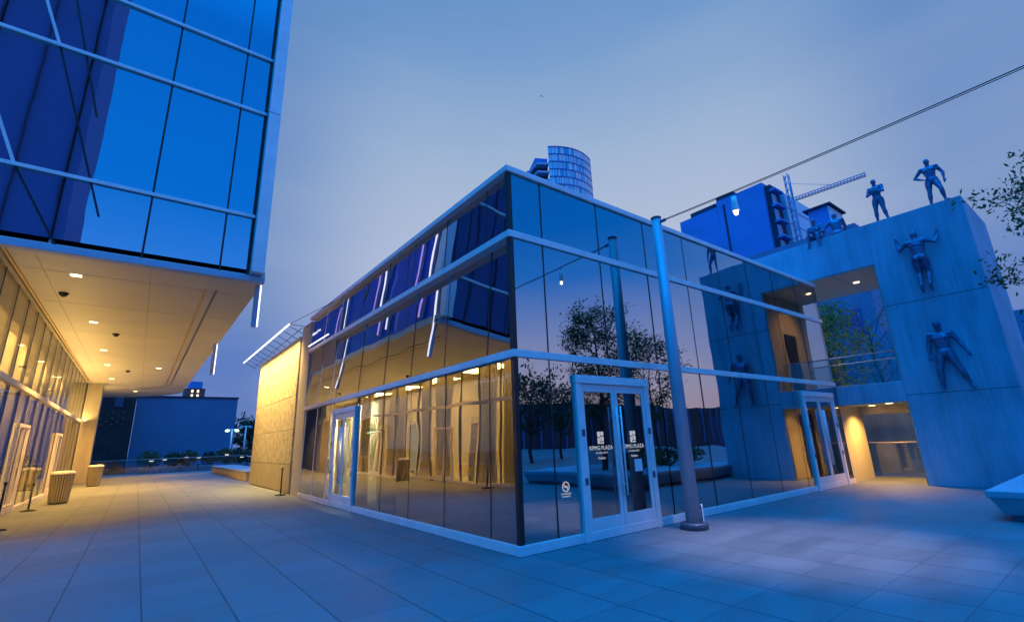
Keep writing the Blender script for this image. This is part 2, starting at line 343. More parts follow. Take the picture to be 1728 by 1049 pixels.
def double_door(kind,axis,a,b,label=None,decal=False):
    """frame + two leaves in the plane x=0 or y=0, from a to b along the wall"""
    def bx(u0,u1,w0,w1,z0,z1): return (u0,u1,w0,w1,z0,z1) if axis=='y' else (w0,w1,u0,u1,z0,z1)
    dr=bpy.data.objects.new('double_door',None); col.objects.link(dr); dr.parent=PV
    fm=MB(); fm.box(*bx(a-.02,a+.10,-.07,.06,.0,2.5)); fm.box(*bx(b-.10,b+.02,-.07,.06,.0,2.5)); fm.box(*bx(a-.03,b+.03,-.085,.06,2.5,2.64)); fm.build('door_frame','door_metal',dr,.006)
    mid=(a+b)/2
    for k,(u0,u1) in enumerate(((a+.105,mid-.006),(mid+.006,b-.105))):
        lf=MB(); s=.075
        lf.box(*bx(u0,u0+s,-.045,.0,.02,2.49)); lf.box(*bx(u1-s,u1,-.045,.0,.02,2.49)); lf.box(*bx(u0+s,u1-s,-.045,.0,.02,.33)); lf.box(*bx(u0+s,u1-s,-.045,.0,2.36,2.49))
        l=lf.build('door_leaf','door_metal',dr,.004)
        gl=MB().box(*bx(u0+s,u1-s,-.028,-.018,.33,2.36)).build('leaf_glass','glass_door',dr)
        hu=(u1-.05) if k==0 else (u0+.05)
        def P(u,w,zz): return (u,w,zz) if axis=='y' else (w,u,zz)
        h=MB(); h.tube(P(hu,-.115,.62),P(hu,-.115,2.12),.017,n=10); h.tube(P(hu,-.115,.8),P(hu,-.045,.8),.011,n=8); h.tube(P(hu,-.115,1.94),P(hu,-.045,1.94),.011,n=8)
        h.build('pull_handle','alu',dr)
        hu2=(u0+.045) if k==0 else (u1-.045)
        for zz in (.85,1.62): hb=MB().box(*bx(hu2-.10 if k==0 else hu2+.04,hu2-.04 if k==0 else hu2+.10,-.083,-.071,zz,zz+.11)).build('hinge','alu_dark',dr)
        
        if decal and k in (0,1):
            uc=(u0+u1)/2; w=-.032
            g=MB(); s2=.10; cx_,cz_=uc,1.585
            for (i0,i1,j0,j1) in ((-1,-.12,.15,1),(.05,1,.35,1),(-1,-.35,-1,.0),(-.2,1,-1,-.75),(-.2,.12,-.6,.2),(.3,1,-.6,.2)):
                g.box(*bx(cx_+i0*s2*.75,cx_+i1*s2*.75,w-.001,w,cz_+j0*s2,cz_+j1*s2))
            g.build('emblem','decal_glow',dr)
            rz=(PI/2,0,0)
            text_mesh('KPMG PLAZA',.098,(uc,w,1.415),rz,'decal_glow',dr); text_mesh('AT HALL ARTS',.045,(uc,w,1.335),rz,'decal_glow',dr); text_mesh('Pavilion',.06,(uc,w,1.25),rz,'decal_glow',dr)
            if k==1: MB().box(*bx(uc-.02,uc+.19,w-.002,w,.98,1.19)).build('notice','paper',dr)
    if label: dr['label']=label
    return dr
double_door('m','y',*D1,'double door with white lettering beside the tall pole',True)
double_door('m','y',*D2,'double door at the far end of the right facade')
double_door('m','x',*LD,'double door lit yellow on the left facade')
# no-smoking sign
g=MB()
for i in range(20):
    a0,a1=2*PI*i/20,2*PI*(i+1)/20
    g.quad(*[(.93+r*math.cos(a),-.018,.86+r*math.sin(a)) for r,a in ((.062,a0),(.078,a0),(.078,a1),(.062,a1))])
g.box(.885,.975,-.0185,-.018,.852,.868); bm=g.bm
g.tube((.885,-.018,.905),(.975,-.018,.815),.007,n=4)
sg=g.build('no_smoking_sign','decal_glow',PV)
text_mesh('NO SMOKING',.034,(.93,-.018,.755),(PI/2,0,0),'decal_glow',PV); text_mesh('OR VAPING',.034,(.93,-.018,.715),(PI/2,0,0),'decal_glow',PV)
part('door_light_backing','drape',PV,(.62,.66,6.95,9.7,.11,2.8))  # backing added behind the door glass to catch the added yellow light
for a in mod[1:-1]:
    part('glass_fin','far_slab',PV,(a-.02,a+.02,.10,.34,.11,6.0))
for a in (2.2,3.68,5.16,6.9): part('glass_fin','far_slab',PV,(.12,.36,a-.02,a+.02,.11,6.0))
# interior: columns, mid floor fascia, back walls
for x,y in ((2.6,1.3),(5.6,1.3),(8.4,1.3),(1.3,4.2),(1.3,8.2)):
    MB().tube((x,y,.1),(x,y,6.02),.16,n=20).build('interior_column','far_slab',PV)
part('back_wall','interior_wall',PV,(6.2,6.3,5.2,LY-.1,.1,6.02)); part('back_wall','interior_wall',PV,(6.3,LX-.1,5.2,5.3,.1,6.02)); part('end_wall','interior_wall',PV,(.3,LX-.1,LY-.12,LY-.02,.1,6.02))
# stone clad end wing
part('plaster_wall','plaster',PV,(0,6,12.2,13.35,0,6.1))
part('wing_wall','plaster',PV,(.16,6,13.35,21.5,0,5.9))
zz=[.02,1.02,2.28,3.54,4.80,5.82]
for i,(a,b_) in enumerate(zip(zz,zz[1:])):
    bmx=MB().box(0,.15,13.62,21.5,a+.008,b_-.008); bm=bmx.bm
    if i>0:
        fr=[f for f in bm.faces if abs(f.calc_center_median().x)<1e-4]
        bmesh.ops.subdivide_edges(bm,edges=list({e for f in fr for e in f.edges}),cuts=5)
    bmx.build('stone_panel','stone_base' if i==0 else 'stone',PV,.006)
# canopy with light tube
cn=MB(); 
for k in range(11):
    y=13.5+k*.98; cn.tube((.1,y,5.86),(-.5,y,6.16),.014,n=6)
cn.tube((.0,13.5,6.14),(.0,23.4,5.95),.016,n=6); cn.tube((-.5,13.4,6.2),(.1,12.3,5.9),.012,n=6); cn.tube((-.5,13.4,6.2),(-.1,9.4,6.12),.010,n=6)
cn.build('canopy_bracket','alu_dark',PV)
MB().tube((-.5,13.4,6.2),(-.5,23.6,6.2),.035,n=10).build('canopy_light','led_white',PV)
MB().tube((-.11,9.6,5.10),(-.11,11.9,5.10),.02,n=8).build('canopy_light','led_white',PV)
lamp_area('wall_wash',(-.62,17.5,6.05),(.0,17.5,3.0),.06,8,620,(1,.64,.20),spread=math.radians(95))
#lamp_area('wall_wash',(-1.0,17.5,.06),(.0,17.5,2.2),.06,8,160,(1,.62,.18))
lamp_area('door_fill_light',(.12,7.8,2.80),(.62,7.8,.6),.04,1.5,1600,(1,.66,.22)); lamp_spot('interior_fill_light',(3,8.5,5.6),(3,8.5,0),400,(1,.66,.24),120,.8,.15)  # unseen lamps added behind the left door and inside the pavilion
for yy in (2.6,5.6): lamp_spot('interior_fill_light',(4.2,yy,5.9),(4.2,yy,0),40,(1,.7,.4),120,.8,.15)

# ================================================================ LEFT BUILDING
LB=thing('glass_office_building',(-7.5,12,0),'tall blue glass office building with a curved warm lit soffit overhanging the walkway','building')
FY=7.75; SZ=5.95
# soffit slab with rounded far corner (visible edge x=-2.3..-2.0)
def soffit_outline(x1,y1,R):
    pts=[(-40,FY),(x1,FY)]
    for i in range(13):
        a=i/12*PI/2; pts.append((x1-R+R*math.cos(a),y1-R+R*math.sin(a)))
    pts.append((-40,y1)); return pts
MB().prism(soffit_outline(-2.4,43.5,6),'z',SZ,SZ+.25).build('soffit','soffit',LB)
for x in (-4.85,-6.9):
    part('soffit_joint','column',LB,(x-.008,x+.008,7.9,40,SZ-.003,SZ-.001))
for y in (9.4,12.6,16.8,22,28,35):
    part('soffit_joint','column',LB,(-7.3,-2.5,y-.008,y+.008,SZ-.0055,SZ-.0035))
for off in (0,.24):
    x1,y1,R=-3.35-off,38.5-off,6; pts=[(x1,9.2)]+[(x1-R+R*math.cos(i/12*PI/2),y1-R+R*math.sin(i/12*PI/2)) for i in range(13)]+[(-10,y1)]
    tr=MB()
    for a,b_ in zip(pts,pts[1:]):
        a=Vector((*a,SZ-.012)); b_=Vector((*b_,SZ-.012)); d=(b_-a).normalized(); n_=Vector((d.y,-d.x,0))*.035
        tr.quad(a-n_,b_-n_,b_+n_,a+n_)
    tr.build('soffit_track','alu_dark' if off==0 else 'gold_trim',LB)
# upper glass volume
part('edge_beam','plaster_cool',LB,(-40,-2.4,FY-.05,FY+.2,SZ-.06,SZ+.10),.01)
HZ=[SZ+.10,7.72,10.97,12.85,15.4,17.3,20,23,26,29,32,35]
VX=[-2.82,-3.46,-5.05,-6.64,-8.23,-9.8,-11.4,-13,-16,-19,-22,-26]
for i in range(len(HZ)-1):
    for j in range(len(VX)-1):
        part('window_pane','glass_upper',LB,(VX[j+1]+.02,VX[j]-.02,FY+.0,FY+.03,HZ[i]+.03,HZ[i+1]-.03))
for zz_ in HZ[1:]: part('transom','alu',LB,(-26,-2.8,FY-.07,FY+.02,zz_-.045,zz_+.045),.006)
for x in VX[1:-1]:
    if x>-6: part('mullion','black',LB,(x-.022,x+.022,FY-.012,FY+.02,SZ+.1,35))
part('mullion','black',LB,(-2.86,-2.80,FY-.03,FY+.02,SZ+.1,35))
part('corner_fin','alu',LB,(-2.78,-2.47,FY-.32,FY+.1,SZ+.12,10.9),.01); part('corner_fin','alu',LB,(-2.78,-2.47,FY-.32,FY+.1,10.93,35),.01)
part('upper_core','black',LB,(-40,-2.9,FY+.06,43,SZ+.26,34.9))
# diagonal braces on the facade, (x,z) ends
def brace(x0,z0,x1,z1,m,w=.035,y0=-.03):
    a=Vector((x0,0,z0)); b_=Vector((x1,0,z1)); d=(b_-a).normalized(); n_=Vector((d.z,0,-d.x))*w
    MB().prism([((a-n_).x,(a-n_).z),((b_-n_).x,(b_-n_).z),((b_+n_).x,(b_+n_).z),((a+n_).x,(a+n_).z)],'y',FY+y0,FY+.002).build('diagonal_brace',m,LB)
brace(-8.35,14.0,-7.24,10.97,'alu',.03,-.05); brace(-7.24,10.97,-5.95,6.9,'black',.022); brace(-8.05,9.2,-7.47,7.74,'alu',.03,-.05); brace(-7.47,7.74,-6.55,6.05,'black',.022)
brace(-7.35,13.1,-6.35,9.4,'black',.022)
for x0,z0,x1,z1 in (): brace(x0,z0,x1,z1,'black',.025)
# east face
EY=[7.9,9.3,10.8,12.3,13.8,15.3,16.8,18.3,19.8,21.3,22.8,24.3,25.8,28,31,34,37,40]
for i in range(len(HZ)-1):
    for j in range(len(EY)-1): part('window_pane','glass_side',LB,(-2.62,-2.59,EY[j]+.02,EY[j+1]-.02,HZ[i]+.03,HZ[i+1]-.03))
for zz_ in HZ[1:]: part('transom','alu_dark',LB,(-2.66,-2.56,7.9,40,zz_-.04,zz_+.04))
for y in EY:
    part('mullion','black',LB,(-2.64,-2.58,y-.03,y+.03,SZ+.1,20))
for k,(y,zb,zt) in enumerate(((8.1,4.75,10.5),(9.3,6.4,10.2),(12.4,6.6,9.8),(13.2,6.5,10),(17.4,4.65,9.5),(18.4,6.3,9),(24,6.3,9),(31,6.4,9.3),(38,6.3,9.3))):
    f=MB().box(-2.56,-2.44,y-.04,y+.04,zb,zt).build('light_fin','steel',LB)
    MB().box(-2.435,-2.40,y-.035,y+.035,zb+.02,zt).build('fin_light','led_white' if k%2==0 else 'led_purple',LB)
# ground floor facade x=-7.5
GX=-7.5; gy=[3.2]+[4.7+1.55*k for k in range(19)]
gy=[y for y in gy if y>=7.8]; gy=[7.8]+gy[1:]
gd=[(14.0,'d')]
for j in range(len(gy)-1):
    a,b_=gy[j],gy[j+1]
    part('window_pane','glass_lower',LB,(GX-.012,GX+.012,a+.02,b_-.02,.12,3.48)); part('window_pane','glass_lower',LB,(GX-.012,GX+.012,a+.02,b_-.02,3.66,5.9))
for y in gy: part('mullion','alu_dark',LB,(GX-.06,GX+.02,y-.022,y+.022,.12,5.9))
part('transom','alu',LB,(GX-.05,GX+.10,7.8,gy[-1],3.5,3.64),.006); part('base_sill','alu',LB,(GX-.05,GX+.07,7.8,gy[-1],.004,.12),.006)
part('cove_trim','gold_trim',LB,(GX+.10,GX+.16,7.8,gy[-1],SZ-.035,SZ-.008)); part('cove_trim','column',LB,(GX+.0,GX+.09,7.8,gy[-1],SZ-.08,SZ-.004))
part('shop_floor','column',LB,(-14,GX-.1,7.8,34,.003,.05)); part('shop_ceiling','soffit',LB,(-14,GX-.1,7.8,34,5.7,5.8)); part('shop_back_wall','drape',LB,(-11.1,-11,7.8,34,.05,5.7)); part('shop_end_wall','drape',LB,(-12,GX-.1,7.7,7.79,.05,5.9)); part('shop_end_wall','drape',LB,(-12,GX-.1,33.7,33.8,.05,5.9))
part('valance','drape',LB,(-7.64,-7.60,7.8,33.8,5.15,5.69))  # board added to keep the drape lamps out of sight
# drapes and shelving inside
for (y0,y1) in ((8.0,9.6),(10.1,11.9),(12.5,13.9),(16.4,18.0),(18.6,20.2),(22.4,25),(27.4,29.2),(30,33)):
    dm=MB(); n_=int((y1-y0)/.06)
    pr=[(-8.45+.05*math.sin(i*1.3),y0+(y1-y0)*i/n_) for i in range(n_+1)]
    for (xa,ya),(xb,yb) in zip(pr,pr[1:]): dm.quad((xa,ya,.06),(xb,yb,.06),(xb,yb,5.68),(xa,ya,5.68))
    dm.build('drape','drape',LB)
for y in (14.2,21.4,26.4):
    sm=MB()
    for k in range(8): sm.box(-9.4,-9.0,y,y+1.3,.3+k*.36,.33+k*.36)
    sm.box(-9.4,-9.0,y-.04,y,.05,3.2); sm.box(-9.4,-9.0,y+1.3,y+1.34,.05,3.2); sm.build('shelf_unit','pale_facade',LB)
for y in (15.4,24.2):
    dm=MB(); dm.box(GX+.03,GX+.10,y-.9,y-.8,0,2.6); dm.box(GX+.03,GX+.10,y+.8,y+.9,0,2.6); dm.box(GX+.03,GX+.10,y-.8,y+.8,2.5,2.6); dm.box(GX+.03,GX+.08,y-.05,y+.05,.02,2.5); dm.box(GX+.03,GX+.08,y-.8,y+.8,.02,.26)
    dm.build('shop_door','door_metal',LB,.005)
MB().box(GX-.9,GX-.8,20.6,21.5,.3,2.9).build('lit_panel','lit_yellow',LB)
for k in range(5):
    y=10+k*5; lamp_area('shop_fill_light',(-9.6,y,5.6),(-9.6,y,0),1.0,3.2,(110,420,600,600,600)[k],(1,.62,.18)); lamp_area('drape_fill_light',(-7.74,y,5.66),(-8.6,y,3.0),.12,4.6,(150,400,480,480,480)[k],(1,.62,.18))  # unseen lamps added to brighten the shop interior and its drapes
# wide concrete column at far end
MB().box(-7.5,-6.75,33.6,34.5,0,SZ-.01).build('column','column',LB,.02)
MB().box(-14,-7.5,33.9,44,0,SZ-.01).build('end_wall','far_dark',LB)
# uplights added on the transom, out of sight, to brighten the soffit
for k in range(4):
    y=11.5+k*7.5; lamp_area('soffit_fill_light',(GX+.14,y,3.66),(GX+.38,y,SZ),.05,6.8,(34,105,185,180)[k],(1,.62,.18))
# downlights
for k,(x,y) in enumerate(((-6.32,9.55),(-6.28,15.06),(-6.25,20.7),(-6.3,25.2),(-4.2,25.5),(-6.3,31),(-5.2,38))):
    dl=MB(); dl.box(x-.13,x+.13,y-.13,y+.13,SZ-.012,SZ-.002); o=dl.build('downlight_frame','alu',LB); MB().box(x-.10,x+.10,y-.10,y+.10,SZ-.016,SZ-.0125).build('downlight_lens','led_warm',LB)
    lamp_spot('downlight',(x,y,SZ-.05),(x,y,0),(150 if y<12 else 2200 if y<19 else 3000),WARM,104,.9,.08)
for x,y in ((-6.72,11.51),(-5.74,16.85),(-5.5,27)): MB().lathe([(.11,0),(.11,-.03),(.09,-.06),(.04,-.11),(.005,-.12)],(x,y,SZ-.001),16).build('ceiling_camera','black',LB)

# ================================================================ CONCRETE PORTAL WALL
CW=thing('concrete_portal_wall',(12.75,-2,0),'large board marked concrete wall with a square opening, bronze figures on and above it','wall')
X0,X1,ZT=12.76,16.05,7.72
pr=MB()
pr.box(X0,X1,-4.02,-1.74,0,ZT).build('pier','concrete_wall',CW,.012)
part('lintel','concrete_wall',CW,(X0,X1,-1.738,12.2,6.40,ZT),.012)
part('bridge_slab','concrete_wall',CW,(X0,X1,-1.738,12.2,2.27,2.85),.012)
part('passage_wall','plaster',CW,(X0+.02,14.85,.10,.35,0,2.268)); part('inner_pier','concrete_wall',CW,(X0,X1,6.5,12.2,0,6.398))
part('passage_lintel','plaster',CW,(14.85,15.05,-1.737,.35,2.0,2.268))
for z_ in (2.44,5.05): part('pour_joint','black',CW,(X0-.003,X0+.001,-4.02,-1.74 if z_<4 else -1.74,z_-.007,z_+.007))
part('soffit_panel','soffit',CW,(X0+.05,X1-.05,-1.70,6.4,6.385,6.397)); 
for y in (-.55,1.2): part('soffit_joint','alu_dark',CW,(X0+.06,X1-.06,y-.008,y+.008,6.380,6.384))
# jamb cladding with doors
part('jamb_panel','column',CW,(X0+.04,X1-.04,-1.737,-1.70,2.86,6.38)); part('jamb_panel','column',CW,(X0+.04,X1-.04,-1.737,-1.70,.01,2.26))
for z0,z1 in ((2.87,5.0),(.01,2.1)): part('jamb_door','black',CW,(13.9,14.8,-1.70,-1.67,z0,z1))
for x,y,z_,pw in ((14.3,-.77,6.385,170),(14.4,.91,6.385,190),(13.1,-1.2,2.27,260),(14.0,-.5,2.27,420)):
    MB().lathe([(.12,0),(.12,-.012)],(x,y,z_-.001),20).build('downlight_frame','alu',CW); MB().lathe([(.085,0),(.085,-.006)],(x,y,z_-.0135),20).build('downlight_lens','led_warm',CW)
    lamp_spot('downlight',(x,y,z_-.04),(x,y,0),pw,WARM,140,.8,.06)
def glass_rail(parent,a,b,z0,h,post=False,cap='steel'):
    a=Vector((*a,z0)); b=Vector((*b,z0)); d=(b-a); L=d.length; d.normalize(); n=max(1,round(L/1.5))
    for i in range(n):
        p=a+d*(L*i/n+.01); q=a+d*(L*(i+1)/n-.01); w=Vector((d.y,-d.x,0))*.006
        m_=MB(); m_.prism([(p-w).xy[:],(q-w).xy[:],(q+w).xy[:],(p+w).xy[:]],'z',z0+.02,z0+h); m_.build('glass_panel','glass_rail',parent)
    MB().tube(a+Vector((0,0,h)),b+Vector((0,0,h)),.022,n=8).build('top_rail',cap,parent)
R1=thing('balcony_railing',(13,0,2.85),'glass railing with thin metal top rail on the bridge in the concrete opening','railing'); glass_rail(R1,(13.3,6.4),(13.3,-1.68),2.852,.95); glass_rail(R1,(15.8,6.4),(15.8,-1.68),2.852,1.0)
R2=thing('passage_railing',(15,-1,0),'glass railing with metal handrail at the back of the lit passage','railing'); glass_rail(R2,(15.2,-1.68),(15.2,.3),.004,1.08)
bw=tag(MB().box(17.2,17.4,-4,2.0,0,2.9).build('garden_wall','concrete_wall'),'low concrete wall closing the view behind the lit passage','wall')

# ================================================================ POLE, WIRE, LAMPS
def big_pole(x,y,label,h=5.88):
    P=thing('steel_pole',(x,y,0),label,'pole')
    MB().tube((x,y,.1),(x,y,h),.130,.095,28).build('shaft','steel',P)
    MB().lathe([(.096,h),(.106,h+.005),(.106,h+.03),(.09,h+.04)],(x,y,0),28).build('cap','alu_dark',P)
    MB().lathe([(.235,.004),(.235,.09),(.225,.105),(.14,.11)],(x,y,0),32).build('base_flange','alu_dark',P)
    bx=MB(); bx.prism([(-.05,.12),(.05,.12),(.05,.36),(.03,.40),(-.03,.40),(-.05,.36)],'y',-.012,.012); o=bx.build('access_cover','alu',P,.004)
    o.matrix_parent_inverse=Matrix.Translation((0,0,0)); o.location=(.125,-.105,0); o.rotation_euler=(0,0,math.radians(45))
    MB().box(x-.02,x+.02,y-.22,y-.10,h-.12,h-.07).build('wire_bracket','alu_dark',P)
    return P
big_pole(3.37,-.60,'tall round steel pole standing in front of the right facade beside the lettered doors')
big_pole(3.0,-13.5,'tall round steel pole holding the other end of the overhead wire')
def cat(a,b,sag,n=24): 
    a=Vector(a); b=Vector(b); return [a.lerp(b,i/n)-Vector((0,0,sag*4*(i/n)*(1-i/n))) for i in range(n+1)]
w=MB(); w.path(cat((3.37,-.8,5.80),(3.0,-13.3,5.80),.16),.008); w.path(cat((3.37,-.8,5.78),(3.0,-13.3,5.80),.175),.006)
tag(w.build('overhead_cable','black'),'twin black cable strung from the top of the steel pole to the upper right','cable')
def pendant(x,y,zt,label):
    P=thing('pendant_lamp',(x,y,zt-.4),label,'lamp','lamps hung on the overhead cable')
    MB().tube((x,y,zt),(x,y,zt-.12),.006,n=6).build('cord','black',P)
    MB().lathe([(.012,0),(.045,-.01),(.05,-.14),(.06,-.26),(.062,-.28)],(x,y,zt-.10),18).build('lamp_housing','alu',P)
    MB().lathe([(.015,0),(.032,-.02),(.036,-.045),(.022,-.07),(.005,-.075)],(x,y,zt-.385),16).build('bulb','lamp_pale',P)
    lamp_spot('pendant_light',(x,y,zt-.53),(x,y,0),(1000 if y>-4 else 70),(1,.70,.62),56,.9,.05)
pendant(3.30,-2.26,5.72,'small pendant lamp glowing on the black overhead cable in front of the blue tower')
pendant(3.18,-6.9,5.64,'small pendant lamp glowing on the cable beyond the right edge')

# ================================================================ STATUES
def human(name,J,label,loc,rz,s=1.0,cat='statue',group='bronze figures on the concrete wall'):
    """J: joints in body space, facing -Y; continuous surface by voxel remesh of tapered limbs"""
    me=bpy.data.meshes.new(name); bm=bmesh.new()
    def ell(c,r,rot=None):
        r=tuple(v*1.10 for v in r)
        mt=Matrix.Translation(c)@(rot.to_4x4() if rot else Matrix.Identity(4))@Matrix.Diagonal((*r,1)); bmesh.ops.create_icosphere(bm,subdivisions=2,radius=1,matrix=mt)
    def limb(a,b_,r0,r1,sx_=1,bulge=0):
        a=Vector(a); b_=Vector(b_); n=6; r0*=1.18; r1*=1.18; L=(b_-a).length; d=(b_-a).normalized(); u=d.orthogonal().normalized(); v_=d.cross(u); rings=[]
        for i in range(n+1):
            t_=i/n; r=r0+(r1-r0)*t_+bulge*math.sin(PI*min(1,t_*1.5))*(1 if t_<.67 else 0)
            rings.append([bm.verts.new(a+d*L*t_+u*r*math.cos(2*PI*k/12)+v_*r*math.sin(2*PI*k/12)) for k in range(12)])
        for A,B in zip(rings,rings[1:]):
            for k in range(12): bm.faces.new((A[k],A[(k+1)%12],B[(k+1)%12],B[k]))
        bm.faces.new(rings[0][::-1]); bm.faces.new(rings[-1]); ell(a,(r0/1.1,)*3); ell(b_,(r1/1.1,)*3)
    V=lambda k: Vector(J[k])
    pel,ch,nk,hd=V('pelvis'),V('chest'),V('neck'),V('head')
    face=Vector(J.get('face',(0,-1,0))).normalized(); side=Vector((1,0,0))
    tb=(ch-pel).normalized(); fr=side.cross(tb).normalized()*-1; R_=Matrix((side,-fr if fr.y>0 else fr,tb)).transposed()
    R_=Matrix((side,tb.cross(side).normalized(),tb)).transposed()
    ell(pel,(.165,.115,.12),R_); ell(pel.lerp(ch,.4),(.135,.095,.14),R_); ell(pel.lerp(ch,.7),(.155,.105,.14),R_); ell(ch,(.185,.115,.14),R_); ell(ch.lerp(nk,.55),(.14,.085,.07),R_)
    for sgn in (-1,1): # chest muscles, glutes
        ell(ch+R_@Vector((sgn*.08,-.075,.0)),(.075,.045,.06),R_); ell(pel+R_@Vector((sgn*.075,.07,-.04)),(.085,.075,.09),R_)
    limb(nk-tb*.04,hd-Vector((0,0,.06)),.06,.052)
    hz=Vector((0,0,1)); hs=face.cross(hz).normalized(); hu=hs.cross(face).normalized(); RH=Matrix((hs,-face,hu)).transposed()
    ell(hd,(.078,.098,.112),RH); ell(hd+RH@Vector((0,-.035,-.06)),(.052,.055,.055),RH); ell(hd+RH@Vector((0,-.102,-.015)),(.014,.024,.03),RH)
    ell(hd+RH@Vector((0,-.085,.022)),(.055,.018,.012),RH); ell(hd+RH@Vector((0,-.088,-.058)),(.024,.014,.010),RH)
    for sgn in (-1,1): ell(hd+RH@Vector((sgn*.08,.01,-.005)),(.012,.022,.034),RH)
    for k in 'lr':
        sh,el,wr=V('sh_'+k),V('el_'+k),V('wr_'+k); ell(sh,(.072,.07,.075)); limb(ch.lerp(nk,.45),sh,.08,.062); limb(sh,el,.052,.040,bulge=.008); limb(el,wr,.042,.026,bulge=.006)
        hd_=V('hand_'+k) if 'hand_'+k in J else wr+(wr-el).normalized()*.16
        d=(hd_-wr).normalized(); u=d.cross(Vector((0,0,1)) if abs(d.z)<.9 else Vector((0,1,0))).normalized(); n_=u.cross(d)
        c_=wr+d*.05; Rm=Matrix((u,n_,d)).transposed(); ell(c_,(.038,.019,.055),Rm)
        for i,(o_,l_) in enumerate(((-.027,.07),(-.009,.082),(.009,.077),(.027,.06))):
            p0=wr+d*.085+u*o_; p1=p0+d*l_*.55+n_*.008; p2=p1+d*l_*.4+n_*.025; limb(p0,p1,.0095,.009); limb(p1,p2,.009,.0075)
        sg_=1 if k=='r' else -1; p0=wr+d*.03+u*.03*sg_; p1=p0+d*.035+u*.028*sg_; p2=p1+d*.03+u*.004*sg_; limb(p0,p1,.012,.0105); limb(p1,p2,.0105,.008)
        hp,kn,an,toe=V('hip_'+k),V('kn_'+k),V('an_'+k),V('toe_'+k)
        ell(hp,(.095,.095,.10)); limb(hp,kn,.088,.058,bulge=.01); ell(kn,(.058,)*3); limb(kn,an,.057,.036,bulge=.012); 
        d=(toe-an); hl=an-d.normalized()*.03+Vector((0,0,-.03)) ; limb(hl,an+d*.55+Vector((0,0,-.025)),.038,.036); limb(an+d*.5+Vector((0,0,-.03)),toe+Vector((0,0,-.03)),.036,.024)
    bm.to_mesh(me); bm.free(); o=bpy.data.objects.new(name,me); col.objects.link(o)
    md=o.modifiers.new('r','REMESH'); md.mode='VOXEL'; md.voxel_size=.013; md2=o.modifiers.new('s','SMOOTH'); md2.factor=.5; md2.iterations=3
    dg=bpy.context.evaluated_depsgraph_get(); me2=bpy.data.meshes.new_from_object(o.evaluated_get(dg)); o.modifiers.clear(); o.data=me2; me2.materials.clear(); me2.materials.append(MAT['statue'])
    for p in me2.polygons: p.use_smooth=True
    o.location=loc; o.rotation_euler=(0,0,rz); o.scale=(s,s,s); tag(o,label,cat,group); return o
base=dict(pelvis=(0,0,.96),chest=(0,-.01,1.33),neck=(0,.01,1.50),head=(0,-.02,1.67),
 sh_l=(-.20,.01,1.43),sh_r=(.20,.01,1.43),el_l=(-.27,.03,1.13),el_r=(.27,.03,1.13),wr_l=(-.27,-.05,.88),wr_r=(.27,-.05,.88),
 hip_l=(-.095,0,.90),hip_r=(.095,0,.90),kn_l=(-.13,-.03,.49),kn_r=(.13,-.03,.49),an_l=(-.17,.03,.09),an_r=(.17,.03,.09),toe_l=(-.20,-.13,.05),toe_r=(.20,-.13,.05))
def J(**k): d=dict(base); d.update(k); return d
RW=-PI/2   # facing -Y turned to face -X (towards the walkway)
# arms crossed, standing
human('statue',J(el_l=(-.27,-.10,1.16),el_r=(.27,-.10,1.16),wr_l=(.02,-.22,1.20),wr_r=(-.02,-.25,1.26),hand_l=(.15,-.17,1.24),hand_r=(-.15,-.19,1.27),face=(.25,-1,-.1)),
 'bronze figure standing with folded arms on the wall top, beside the hands-on-hip figure',(13.02,-2.17,7.725),RW-.15,.82)
human('statue',J(el_l=(-.42,.06,1.20),wr_l=(-.20,-.05,1.02),hand_l=(-.10,-.12,.98),el_r=(.34,.04,1.15),wr_r=(.33,-.04,.88),kn_r=(.19,-.16,.50),an_r=(.22,-.10,.09),toe_r=(.26,-.26,.05),pelvis=(.02,0,.96),face=(-.3,-1,-.15)),
 'bronze figure with one hand on its hip at the right end of the wall top',(13.02,-3.50,7.725),RW+.1,.83)
sit=dict(pelvis=(0,.05,.10),chest=(0,-.02,.46),neck=(0,-.04,.63),head=(0,-.08,.80),sh_l=(-.2,-.02,.57),sh_r=(.2,-.02,.57),el_l=(-.27,-.10,.29),el_r=(.27,-.12,.30),wr_l=(-.16,-.34,.24),wr_r=(.17,-.34,.24),
 hip_l=(-.10,.0,.10),hip_r=(.10,.0,.10),kn_l=(-.16,-.42,.15),kn_r=(.16,-.42,.15),an_l=(-.17,-.46,-.27),an_r=(.18,-.44,-.27),toe_l=(-.18,-.62,-.33),toe_r=(.19,-.60,-.33))
human('statue',sit,'pale bronze figure seated on the wall edge with its legs hanging down',(13.0,-.32,7.735),RW,.90)
human('statue',dict(sit,el_r=(.36,.02,.36),wr_r=(.42,.06,.10),hand_r=(.46,.10,-.02),kn_l=(-.16,-.40,.14),an_l=(-.2,-.55,.0),toe_l=(-.2,-.7,.0),an_r=(.2,-.55,.0),toe_r=(.2,-.7,.0)),
 'bronze figure sitting on the wall top with its back to the walkway',(13.05,-.92,7.735),-RW+.25,.92)
